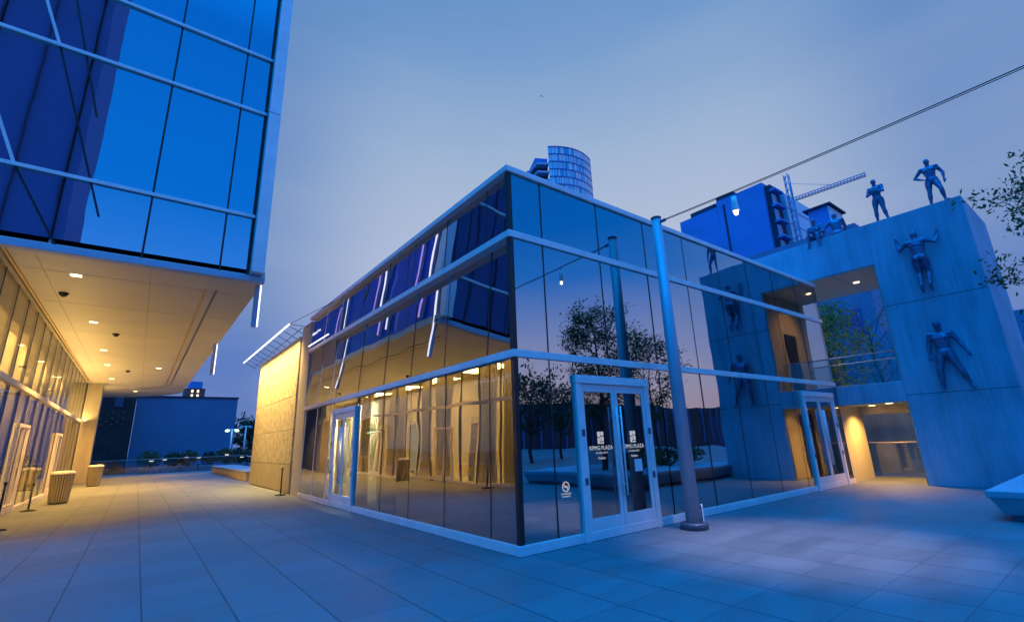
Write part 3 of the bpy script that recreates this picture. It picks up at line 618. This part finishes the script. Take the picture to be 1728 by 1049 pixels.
# climbing, back towards viewer: faces +X
cl=J(el_l=(-.42,-.02,1.30),wr_l=(-.50,-.10,1.50),hand_l=(-.50,-.12,1.65),el_r=(.40,-.04,1.30),wr_r=(.45,-.12,1.54),hand_r=(.45,-.13,1.70),head=(0,-.03,1.66),
 kn_l=(-.10,-.10,.50),kn_r=(.10,-.10,.50),an_l=(-.09,.08,.12),an_r=(.10,.08,.12),toe_l=(-.10,.00,-.04),toe_r=(.11,.0,-.04))
human('statue',cl,'bronze figure climbing the wall face with raised arms, back to the viewer',(12.58,-2.85,5.28),-RW,.99)
sp=J(el_l=(-.29,.03,1.17),wr_l=(-.29,-.04,.92),el_r=(.34,.02,1.17),wr_r=(.43,-.03,.94),kn_l=(-.17,-.03,.50),an_l=(-.20,.02,.09),kn_r=(.22,-.03,.50),an_r=(.35,.02,.10),toe_r=(.42,-.12,.03),head=(0,-.05,1.68),face=(-.15,-1,.45))
human('statue',sp,'bronze figure standing with legs apart against the wall face, head tilted up',(12.58,-2.83,2.48),RW,1.05)

# ================================================================ PLANTERS, TREES
PL=thing('stone_planter',(7.1,-3.85,0),'pale stone planter bench with tapering sides at the right edge of the plaza','planter')
pm=MB(); x0,x1,y0,y1=7.1,14.2,-9.0,-3.82
pm.box(x0+.0,x1,y0,y1,.37,.48).build('capstone','planter_stone',PL,.012)
bm_=MB(); vv=[(x0+.16,y0,.09),(x1,y0,.09),(x1,y1-.16,.09),(x0+.16,y1-.16,.09),(x0+.03,y0,.37),(x1,y0,.37),(x1,y1-.03,.37),(x0+.03,y1-.03,.37)]
bv=[bm_.bm.verts.new(p) for p in vv]
for f in ((0,1,2,3),(4,5,6,7),(0,1,5,4),(1,2,6,5),(2,3,7,6),(3,0,4,7)): bm_.bm.faces.new([bv[i] for i in f])
bm_.build('tapered_body','planter_stone',PL,.01)
MB().box(x0+.22,x1,y0,y1-.22,.004,.09).build('plinth','alu_dark',PL)
def tree(name,x,y,z0,h,rc,seed,label,leaf='leaf',nleaf=3200,ls=.05,cat='tree',group=None,bare=False,trunk=.06,crown0=.3,lean=0):
    rnd=random.Random(seed); T=thing(name,(x,y,z0),label,cat,group); tb_=MB(); tips=[]
    def branch(p,d,L,r,lvl):
        n=4; q=p
        for i in range(n):
            d=(d+Vector((rnd.gauss(0,.14),rnd.gauss(0,.14),rnd.gauss(.04,.08)))).normalized(); q2=q+d*L/n; ra=r*(1-.6*i/n); rb=r*(1-.6*(i+1)/n)
            tb_.tube(q,q2,ra,rb,7 if lvl<2 else 4,False); q=q2
            if lvl>=2: tips.append(q.copy())
            if lvl<3 and i>0:
                for _ in range(2 if lvl<2 else 1):
                    a=rnd.random()*6.28; dd=(d*.55+Vector((math.cos(a),math.sin(a),.25))*.8).normalized(); branch(q,dd,L*(.5+.2*rnd.random()),rb*.6,lvl+1)
        tips.append(q)
    p=Vector((x,y,z0)); pts=[p]; nseg=8
    for i in range(nseg): pts.append(Vector((x+lean*(i+1)/nseg+rnd.gauss(0,.04),y+rnd.gauss(0,.04),z0+h*.93*(i+1)/nseg)))
    for i in range(nseg): tb_.tube(pts[i],pts[i+1],trunk*(1-.85*i/nseg),trunk*(1-.85*(i+1)/nseg),9,False)
    for i in range(1,nseg*3):
        t_=crown0+(1-crown0)*i/(nseg*3); k=min(nseg-1,int(t_*nseg)); q=pts[k].lerp(pts[k+1],t_*nseg-k); a=i*2.4+rnd.random()*.5
        prof=math.sin(PI*min(1,(1-t_)*1.15+.12))**.7
        L=rc*prof*(.7+.5*rnd.random()); dd=Vector((math.cos(a),math.sin(a),.35+.5*t_)).normalized(); branch(q,dd,max(.2,L),trunk*.35*(1-t_*.7),1)
    tb_.build('trunk','bark',T)
    if not bare and tips:
        lf=MB()
        for _ in range(nleaf):
            tp=rnd.choice(tips); sp_=rc*.10; lf.leafq((tp.x+rnd.gauss(0,sp_),tp.y+rnd.gauss(0,sp_),tp.z+rnd.gauss(0,sp_*.8)),ls*(.6+.8*rnd.random()),rnd)
        lf.build('crown',leaf,T)
    return T
tree('tree',8.6,-6.2,.4,5.5,1.2,3,'young leafy tree standing in the stone planter at the right edge','leaf',9500,.05,trunk=.11,crown0=.3,lean=.1)
tree('tree',12.2,-6.6,.4,5.0,1.3,8,'second young leafy tree farther along the stone planter','leaf',3600,.06,trunk=.08,crown0=.3)
def shrub(x,y,z0,r,h,seed,label,leaf='leaf_dark',n=900,ls=.09,group=None,name='shrub'):
    rnd=random.Random(seed); T=thing(name,(x,y,z0),label,'shrub',group); st=MB(); lf=MB()
    for i in range(9):
        a=rnd.random()*6.28; q=Vector((x+r*.7*math.cos(a)*rnd.random(),y+r*.7*math.sin(a)*rnd.random(),z0+h*(.6+.4*rnd.random()))); st.tube((x,y,z0),q,.015,.005,5,False)
    for i in range(n):
        while True:
            p=Vector((rnd.uniform(-1,1),rnd.uniform(-1,1),rnd.uniform(-1,1)))
            if .25<p.length<1 and noise.noise(p*2.1+Vector((seed,0,0)))>-.18: break
        lf.leafq((x+p.x*r,y+p.y*r,z0+h*.5+p.z*h*.5),ls*(.6+.8*rnd.random()),rnd)
    st.build('stems','bark',T); lf.build('foliage',leaf,T); return T
for i,(x,y,r,h) in enumerate(((9.0,-5.6,.45,.6),(10.2,-5.6,.6,.8),(11.4,-5.7,.55,.7),(12.8,-5.6,.65,.8))):
    shrub(x,y,.46,r,h,20+i,'leafy shrub growing in the stone planter, %s'%['nearest the corner','second from the corner','third from the corner','farthest from the corner'][i],'leaf',700,.06,'shrubs in the stone planter')
# beyond the portal opening
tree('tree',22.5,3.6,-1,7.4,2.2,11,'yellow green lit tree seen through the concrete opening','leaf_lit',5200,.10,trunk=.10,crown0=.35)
tree('tree',29,3.2,-1,9,3.2,15,'bare dark tree seen through the concrete opening','leaf',0,.1,bare=True,trunk=.16,crown0=.3)
lamp_spot('garden_light',(20.2,2.2,2.2),(22.5,3.6,5),260,(1,.85,.35),90,.8,.1)  # unseen spot added to light the tree yellow green

# ================================================================ FAR END OF THE WALKWAY
TR=thing('terrace_railing',(-2,44.5,0),'long clear glass railing closing the far end of the walkway','railing'); glass_rail(TR,(-9.5,44.6),(3.5,44.6),.004,1.12)
for i,(x,r) in enumerate(((-3.6,.9),(-2.0,.7),(-.9,.8),(.6,.6),(1.9,.9),(3.0,.8),(4.2,.9))):
    pl=tag(MB().box(x-.7,x+.7,45.2,46.4,.004,.42).build('planter_box','planter_stone',None,.02),['low stone planter box under the left-most far shrub','second low stone planter box behind the glass railing','third low stone planter box behind the glass railing','low stone planter box left of the twin shrubs','low stone planter box under the twin shrubs','low stone planter box near the street lamps','right-most low stone planter box behind the railing'][i],'planter','planter boxes behind the far railing')
    shrub(x,45.8,.4,r,.7+r*.8,40+i,['bushy green shrub left-most behind the far railing','low green shrub second from left behind the far railing','green shrub in front of the blue wall','small green shrub in the middle of the far planting','tall bushy green shrub right of the middle','green shrub near the street lamps','right-most green shrub behind the far railing'][i],'leaf_dark' if i%2 else 'leaf',900,.10,'shrubs behind the far railing')
for i,(x,z_) in enumerate(((-3.5,.95),(-2.6,1.0),(-1.1,1.1),(-.2,1.05),(1.9,1.2),(3.1,.95))):
    L_=thing('garden_light',(x,44.95,0),'small lit garden light number bright above the far planting','lamp','garden lights among the far planting'); L_['label']='small white garden light glowing '+['left-most, beside the brick building','second from the left end of the far railing','in front of the left part of the blue hall','just right of the third light','in front of the right part of the blue hall','right-most, near the street lamps'][i]
    MB().tube((x,44.95,.42),(x,44.95,z_),.02,n=6).build('stake','black',L_); MB().box(x-.14,x+.14,44.9,45.0,z_,z_+.06).build('lamp_head','window_lit',L_)
LW=thing('low_wall_bench',(.5,22,0),'low pale stone bench wall with steps beside the carved stone wall','bench')
MB().box(.25,1.6,24,39,.004,.42).build('bench_body','stone_base',LW,.01); MB().box(.2,1.7,23.9,39.1,.42,.50).build('bench_top','planter_stone',LW,.01)
hr=thing('handrail',(1.3,30,0),'short pale metal handrail on the low stone bench','railing'); hm=MB(); hm.path([(1.3,27.5,.5),(1.3,27.5,1.0),(1.3,29.0,1.15),(1.3,31,1.2)],.03,8); hm.build('rail_tube','alu',hr)

bw_=thing('rendered_hall',(0,75,0),'plain blue rendered hall wall behind the far planting','building')
MB().box(-5.4,5.9,72,90,-1,8.6).build('wall','far_wall',bw_); MB().box(-5.5,6.0,71.9,90,8.6,8.8).build('roof_edge','far_dark',bw_)
db=thing('dark_brick_building',(-14,70,0),'dark brown brick building with patterned upper band behind the column','building')
MB().box(-26,-5.6,68,84,-1,9.5).build('wall','brick_dark',db)
pm=MB()
for i in range(18):
    for j in range(5): 
        if (i+j)%2: pm.box(-15+i*.5,-14.78+i*.5,67.94,67.995,4.9+j*.35,5.1+j*.35)
pm.build('brick_pattern','brick_red',db)
for k in range(5): MB().box(-15+k*1.9,-14.2+k*1.9,67.93,67.99,7.0,8.6).build('window','glass_tower',db)
rb=thing('red_brick_house',(7,150,0),'small red brick building with lit windows rising above the blue hall','building')
MB().box(3.6,8.2,150,160,-1,18.2).build('wall','brick_red',rb); MB().box(4.6,7.4,149.6,160,18.2,20).build('roof','far_blue',rb)
for k in range(2):
    for j in range(2): MB().box(5.0+k*1.3,5.5+k*1.3,149.94,149.99,15.9+j*1.2,16.6+j*1.2).build('window','window_lit',rb)
def street_lamp(x,y,h,m,label):
    L_=thing('street_lamp',(x,y,0),label,'street lamp','street lamps beside the blue hall')
    MB().tube((x,y,0),(x,y,h),.09,.06,12).build('post','alu',L_); MB().tube((x-.45,y,h),(x+.45,y,h),.04,n=8).build('arm','alu',L_)
    for s in (-.42,.42): MB().lathe([(.05,0),(.16,-.03),(.18,-.16),(.02,-.2)],(x+s,y,h-.02),12).build('lamp_head',m,L_)
street_lamp(2.75,50,3.6,'lamp_green','street lamp glowing green beside the blue hall wall'); street_lamp(3.95,50,3.9,'far_slab','unlit street lamp right of the green glowing one')
tl=thing('traffic_light',(-8.5,62,0),'small green traffic light beside the concrete column','traffic light'); MB().tube((-8.6,62,-1),(-8.6,62,6),.07,n=8).build('post','black',tl)
for z_ in (5.6,4.7): MB().box(-8.9,-8.3,61.8,62,z_-.3,z_+.3).build('signal_head','black',tl); MB().tube((-8.6,61.79,z_),(-8.6,61.7,z_),.22,n=14).build('signal_lens','lamp_green',tl)
for i,x in enumerate((10.5,14.0,18)): tree('tree',x,88+i,-1,5.6,3.2,60+i,['dark tree far away right of the blue hall, the left one','dark tree far away right of the blue hall, the middle one','dark tree far away behind the stone wall'][i],'leaf_dark',1800,.3,group='far dark trees',trunk=.2)

# ================================================================ BINS, STANCHIONS
def trash_bin(x,y,label):
    T=thing('trash_bin',(x,y,0),label,'bin','slatted bins beside the glass front'); n=26
    MB().lathe([(.23,.02),(.28,.94),(.28,.96)],(x,y,0),26).build('liner','black',T)
    s=MB()
    for i in range(n):
        a=2*PI*i/n; d=Vector((math.cos(a),math.sin(a),0)); q=Vector((-d.y,d.x,0))*.027; p0=Vector((x,y,.04))+d*.25; p1=Vector((x,y,.98))+d*.31
        vs=[s.bm.verts.new(v_) for v_ in (p0-q*.8,p0+q*.8,p1+q,p1-q,p0-q*.8+d*.025,p0+q*.8+d*.025,p1+q+d*.025,p1-q+d*.025)]
        for f in ((0,1,2,3),(4,5,6,7),(0,1,5,4),(1,2,6,5),(2,3,7,6),(3,0,4,7)): s.bm.faces.new([vs[k] for k in f])
    s.build('slats','bin_slat',T); MB().lathe([(.26,.98),(.35,.98),(.35,1.02),(.30,1.08),(.17,1.10),(.16,1.04)],(x,y,0),28).build('lid','alu',T)
    MB().lathe([(.22,.0),(.26,.0),(.26,.05)],(x,y,0),24).build('foot_ring','black',T)
trash_bin(-6.55,18.3,'slatted round bin standing in front of the glass shop front, the nearer one')
trash_bin(-6.2,29.5,'slatted round bin standing beside the concrete column')
def stanchion(x,y,label,h=.85):
    T=thing('stanchion',(x,y,0),label,'stanchion','black stanchions at the glass fronts')
    MB().lathe([(.19,.0),(.19,.02),(.05,.05),(.02,.06)],(x,y,0),20).build('base','rubber',T); MB().tube((x,y,.05),(x,y,h),.022,n=10).build('post','black',T)
    MB().lathe([(.03,0),(.034,.02),(.034,.06),(.01,.08)],(x,y,h),12).build('cap','black',T)
stanchion(-7.0,15.9,'black stanchion post in front of the glass shop front, at the left edge',.75); stanchion(-.28,13.5,'black stanchion post at the corner of the carved stone wall')
stanchion(-6.9,10.8,'black stanchion post near the reflection of the shop front',1.0)

# ================================================================ SKYLINE
def at(az,el,dist):
    a=math.radians(az); return Vector((CX+dist*math.sin(a),CY+dist*math.cos(a),CZ+dist*math.tan(math.radians(el))))
# curved tower
CT=thing('curved_glass_tower',(120,120,0),'distant curved glass high rise with balconies rising behind the pavilion roof','building')
A=at(43.35,33.9,165); c0=Vector((A.x,A.y)); ZT_=A.z
B=at(48.9,31.6,178); dirr=(Vector((B.x,B.y))-c0); perp=Vector((dirr.y,-dirr.x)).normalized()
n=22; arc=[]
for i in range(n+1):
    t_=i/n; arc.append(c0+dirr*t_+perp*(4*t_*(1-t_)*3.2))
if (arc[n//2]-Vector((CX,CY))).length>((c0+dirr*.5)-Vector((CX,CY))).length: arc=[c0+dirr*(i/n)-perp*(4*(i/n)*(1-i/n)*3.2) for i in range(n+1)]
back=Vector((dirr.x,dirr.y)).normalized(); bk=(c0-Vector((CX,CY))).normalized()*14
body=[(p.x,p.y) for p in arc]+[(arc[-1]+bk).to_tuple(),(arc[0]+bk).to_tuple()]
MB().prism(body,'z',20,ZT_).build('wall','far_blue',CT)
fl=[ZT_-3.3*k for k in range(0,14)]
rnd=random.Random(2)
outw=-(c0-Vector((CX,CY))).normalized()
for zf in fl:
    wb=MB(); sl=MB()
    for i in range(n*3):
        a_=i/(n*3)*n; b2=(i+1)/(n*3)*n; f=lambda s_: arc[min(n-1,int(s_))].lerp(arc[min(n-1,int(s_))+1],s_-min(n-1,int(s_)))
        P0=f(a_)+outw*.25; P1=f(b2)+outw*.25; r_=rnd.random()
        wb.quad((P0.x,P0.y,zf-3.1),(P1.x,P1.y,zf-3.1),(P1.x,P1.y,zf-.35),(P0.x,P0.y,zf-.35),0 if r_<.5 else (1 if r_<.85 else 2))
    for i in range(n): 
        P0=arc[i]+outw*.5; P1=arc[i+1]+outw*.5; sl.prism([(P0.x,P0.y),(P1.x,P1.y),(arc[i+1].x,arc[i+1].y),(arc[i].x,arc[i].y)],'z',zf-.3,zf)
    bmesh.ops.remove_doubles(wb.bm,verts=wb.bm.verts[:],dist=.01); wb.build('window_band',['glass_tower','far_pale','pale_facade'],CT); bmesh.ops.remove_doubles(sl.bm,verts=sl.bm.verts[:],dist=.01); sl.build('floor_edge','far_blue',CT)
# balcony wing left of the curve
a0=at(40.35,0,172); a1=at(41.8,0,164); a2=at(43.35,0,165)
zb=at(41.8,33.0,164).z
for k in range(9):
    z_=zb-3.6-k*3.6; MB().prism([(a0.x,a0.y),(a1.x,a1.y),(a2.x,a2.y),(a2.x+8,a2.y+12),(a0.x+4,a0.y+14)],'z',z_,z_+.9).build('balcony','far_slab',CT)
b0,b1,b2_=[v_+Vector((1.6,2.4,0)) for v_ in (a0,a1,a2)]
MB().prism([(b0.x,b0.y),(b1.x,b1.y),(b2_.x,b2_.y),(b2_.x+6,b2_.y+8),(b0.x+4,b0.y+10)],'z',20,zb-3).build('wing_wall','far_dark',CT)
MB().prism([(b1.x-.5,b1.y),(b2_.x,b2_.y),(b2_.x+6,b2_.y+8),(b1.x+4,b1.y+10)],'z',zb-3,zb+.8).build('penthouse','far_blue',CT)
MB().prism([(a0.x,a0.y),(a0.x+2,a0.y-.6),(a0.x+4,a0.y+4)],'z',zb-3,zb-1.2).build('parapet','far_blue',CT)
# blue block with crane
BX,BY=79.7,25.8
BB=thing('concrete_tower_block',(BX,BY,0),'blue concrete tower block under construction with balconies up one corner, beside the crane','building')
zt=at(69.4,25.75,90).z; yl=CY+(BX-CX)/math.tan(math.radians(59.0))
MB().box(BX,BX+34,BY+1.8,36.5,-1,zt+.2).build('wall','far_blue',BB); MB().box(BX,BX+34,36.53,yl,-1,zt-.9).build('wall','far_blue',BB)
MB().box(BX,BX+20,33,36.4,zt+.2,zt+1.0).build('roof_parapet','far_dark',BB)
MB().box(BX+.6,BX+20,37,42.5,zt-.9,zt+.3).build('roof_plant','far_dark',BB)
MB().box(BX-.06,BX-.002,34.9,35.3,0,zt-1).build('wall_joint','far_dark',BB)
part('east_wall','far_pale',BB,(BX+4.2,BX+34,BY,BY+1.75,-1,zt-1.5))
gl_=MB()
for k in range(14): gl_.box(BX+4.25,BX+33.9,BY-.05,BY-.01,zt-4.5-k*3,zt-4.35-k*3)
gl_.build('floor_line','far_blue',BB)
MB().box(BX+.8,BX+4.15,BY+.8,BY+1.78,-1,zt-.4).build('balcony_recess','far_dark',BB)
for k in range(13): MB().box(BX+.2,BX+3.4,BY-.2,BY+.8,zt-2-k*3.0,zt-1.6-k*3.0).build('balcony','far_blue',BB)
for k in range(9): MB().box(BX+.6,BX+1.9,BY+.55,BY+.78,zt-4.4-k*3.0,zt-2.4-k*3.0).build('window','far_slab',BB)
def lattice(mb,a,b,w,n,r,tri=True):
    a=Vector(a); b=Vector(b); d=(b-a).normalized(); u=d.cross(Vector((0,0,1)) if abs(d.z)<.8 else Vector((1,0,0))).normalized(); v_=u.cross(d)
    cs_=[u*w,-u*w,v_*w*1.6] if tri else [u*w+v_*w,u*w-v_*w,-u*w-v_*w,-u*w+v_*w]
    for c_ in cs_: mb.tube(a+c_,b+c_,r,r,5)
    for i in range(n):
        p=a.lerp(b,i/n); q=a.lerp(b,(i+1)/n)
        for k in range(len(cs_)): mb.tube(p+cs_[k],q+cs_[(k+1)%len(cs_)],r*.6,r*.6,4,False)
HM=thing('hoist_mast',(BX+3.9,BY-1.4,0),'tall lattice hoist mast standing against the blue tower block','mast'); hp_=MB(); lattice(hp_,(BX+3.4,BY-1.2,0),(BX+3.4,BY-1.2,zt+1.4),.35,36,.08,False); hp_.build('lattice','far_wall',HM)
CR=thing('tower_crane',(120,60,0),'distant tower crane with a long lattice jib above the tower block','crane')
J0=at(70.6,23.0,150); J1=at(77.7,23.5,150); m_=MB(); lattice(m_,J0,J1,.55,24,.13); m_.build('jib','far_slab',CR)
m_=MB(); lattice(m_,(J0.x,J0.y,0),(J0.x,J0.y,J0.z),.8,30,.15,False); m_.build('mast','far_slab',CR)
m_=MB(); ap=J0.lerp(J1,.06)+Vector((0,0,5.5)); m_.tube(J0.lerp(J1,.06),ap,.14,.1,5); m_.tube(ap,J0.lerp(J1,.55)+Vector((0,0,1)),.06,n=4); m_.build('tie_bar','far_blue',CR)
SB=thing('rooftop_block',(62,16,0),'small square tower with dark left side behind the seated statues','building')
c_=at(73.9,21.75,72); y2=CY+(c_.x-CX)/math.tan(math.radians(72.1))
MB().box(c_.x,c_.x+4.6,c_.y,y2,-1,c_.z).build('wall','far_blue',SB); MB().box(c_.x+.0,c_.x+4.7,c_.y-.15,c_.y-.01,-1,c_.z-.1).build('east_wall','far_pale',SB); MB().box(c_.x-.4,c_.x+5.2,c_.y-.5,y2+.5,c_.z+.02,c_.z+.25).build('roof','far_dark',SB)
# behind the portal
PB=thing('dark_office_block',(45,6,0),'dark blue building seen through the upper concrete opening behind the bare tree','building')
MB().box(46,60,6.9,40,-1,20).build('wall','far_wall',PB)
for k in range(4): MB().box(45.9,45.99,8+k*3,9.9+k*3,4,12).build('window','glass_tower',PB)
MB().box(38,41.9,-4,6.2,-1,8.3).build('low_wing','far_wall',PB)
# things mirrored in the glass: behind the viewer
def block(x0,x1,y0,y1,h,m,label,stripe=None,sm_='far_blue',axis='y'):
    T=thing('office_tower',((x0+x1)/2,y1,0),label,'building'); MB().box(x0,x1,y0,y1,-1,h).build('wall',m,T)
    if stripe:
        s=MB(); k=x1-1
        while k>x0: s.box(k-.07,k+.07,y1+.01,y1+.3,0,h); k-=stripe
        s.build('facade_rib',sm_,T); pass
    return T
block(-46,-14.6,-62,-50,95,'tower_blue','dark blue ribbed tower mirrored in the upper left glass',4.2,'black')
block(-14,-6.4,-62,-50,24.5,'far_dark','low dark block mirrored low in the upper left glass')
block(-6,120,-60,-52,7.0,'far_dark','low dark building mirrored behind the trees in the right facade',3,'far_blue')
for i,(x,y,h) in enumerate(((3,-24,4.6),(8,-26,5.2),(13,-25,4.4),(18,-22,5),(23,-24,4.8),(1.5,-19,3.8))):
    tree('tree',x,y,0,h,2.2,80+i,'dark leafy tree behind the viewer mirrored in the right facade, %s'%['first','second','third','fourth','fifth','nearest'][i],'leaf_dark',1500,.16,group='trees behind the viewer',trunk=.12)
bd=MB(); p=at(42.95,39.16,60); bd.prism([(-.30,.05),(-.1,.12),(0,.03),(.1,.12),(.30,.05),(.1,.05),(0,-.06),(-.1,.05)],'y',-.03,.03)
tag(bd.build('bird','black',None,loc=p),'tiny dark bird high in the empty sky','bird')
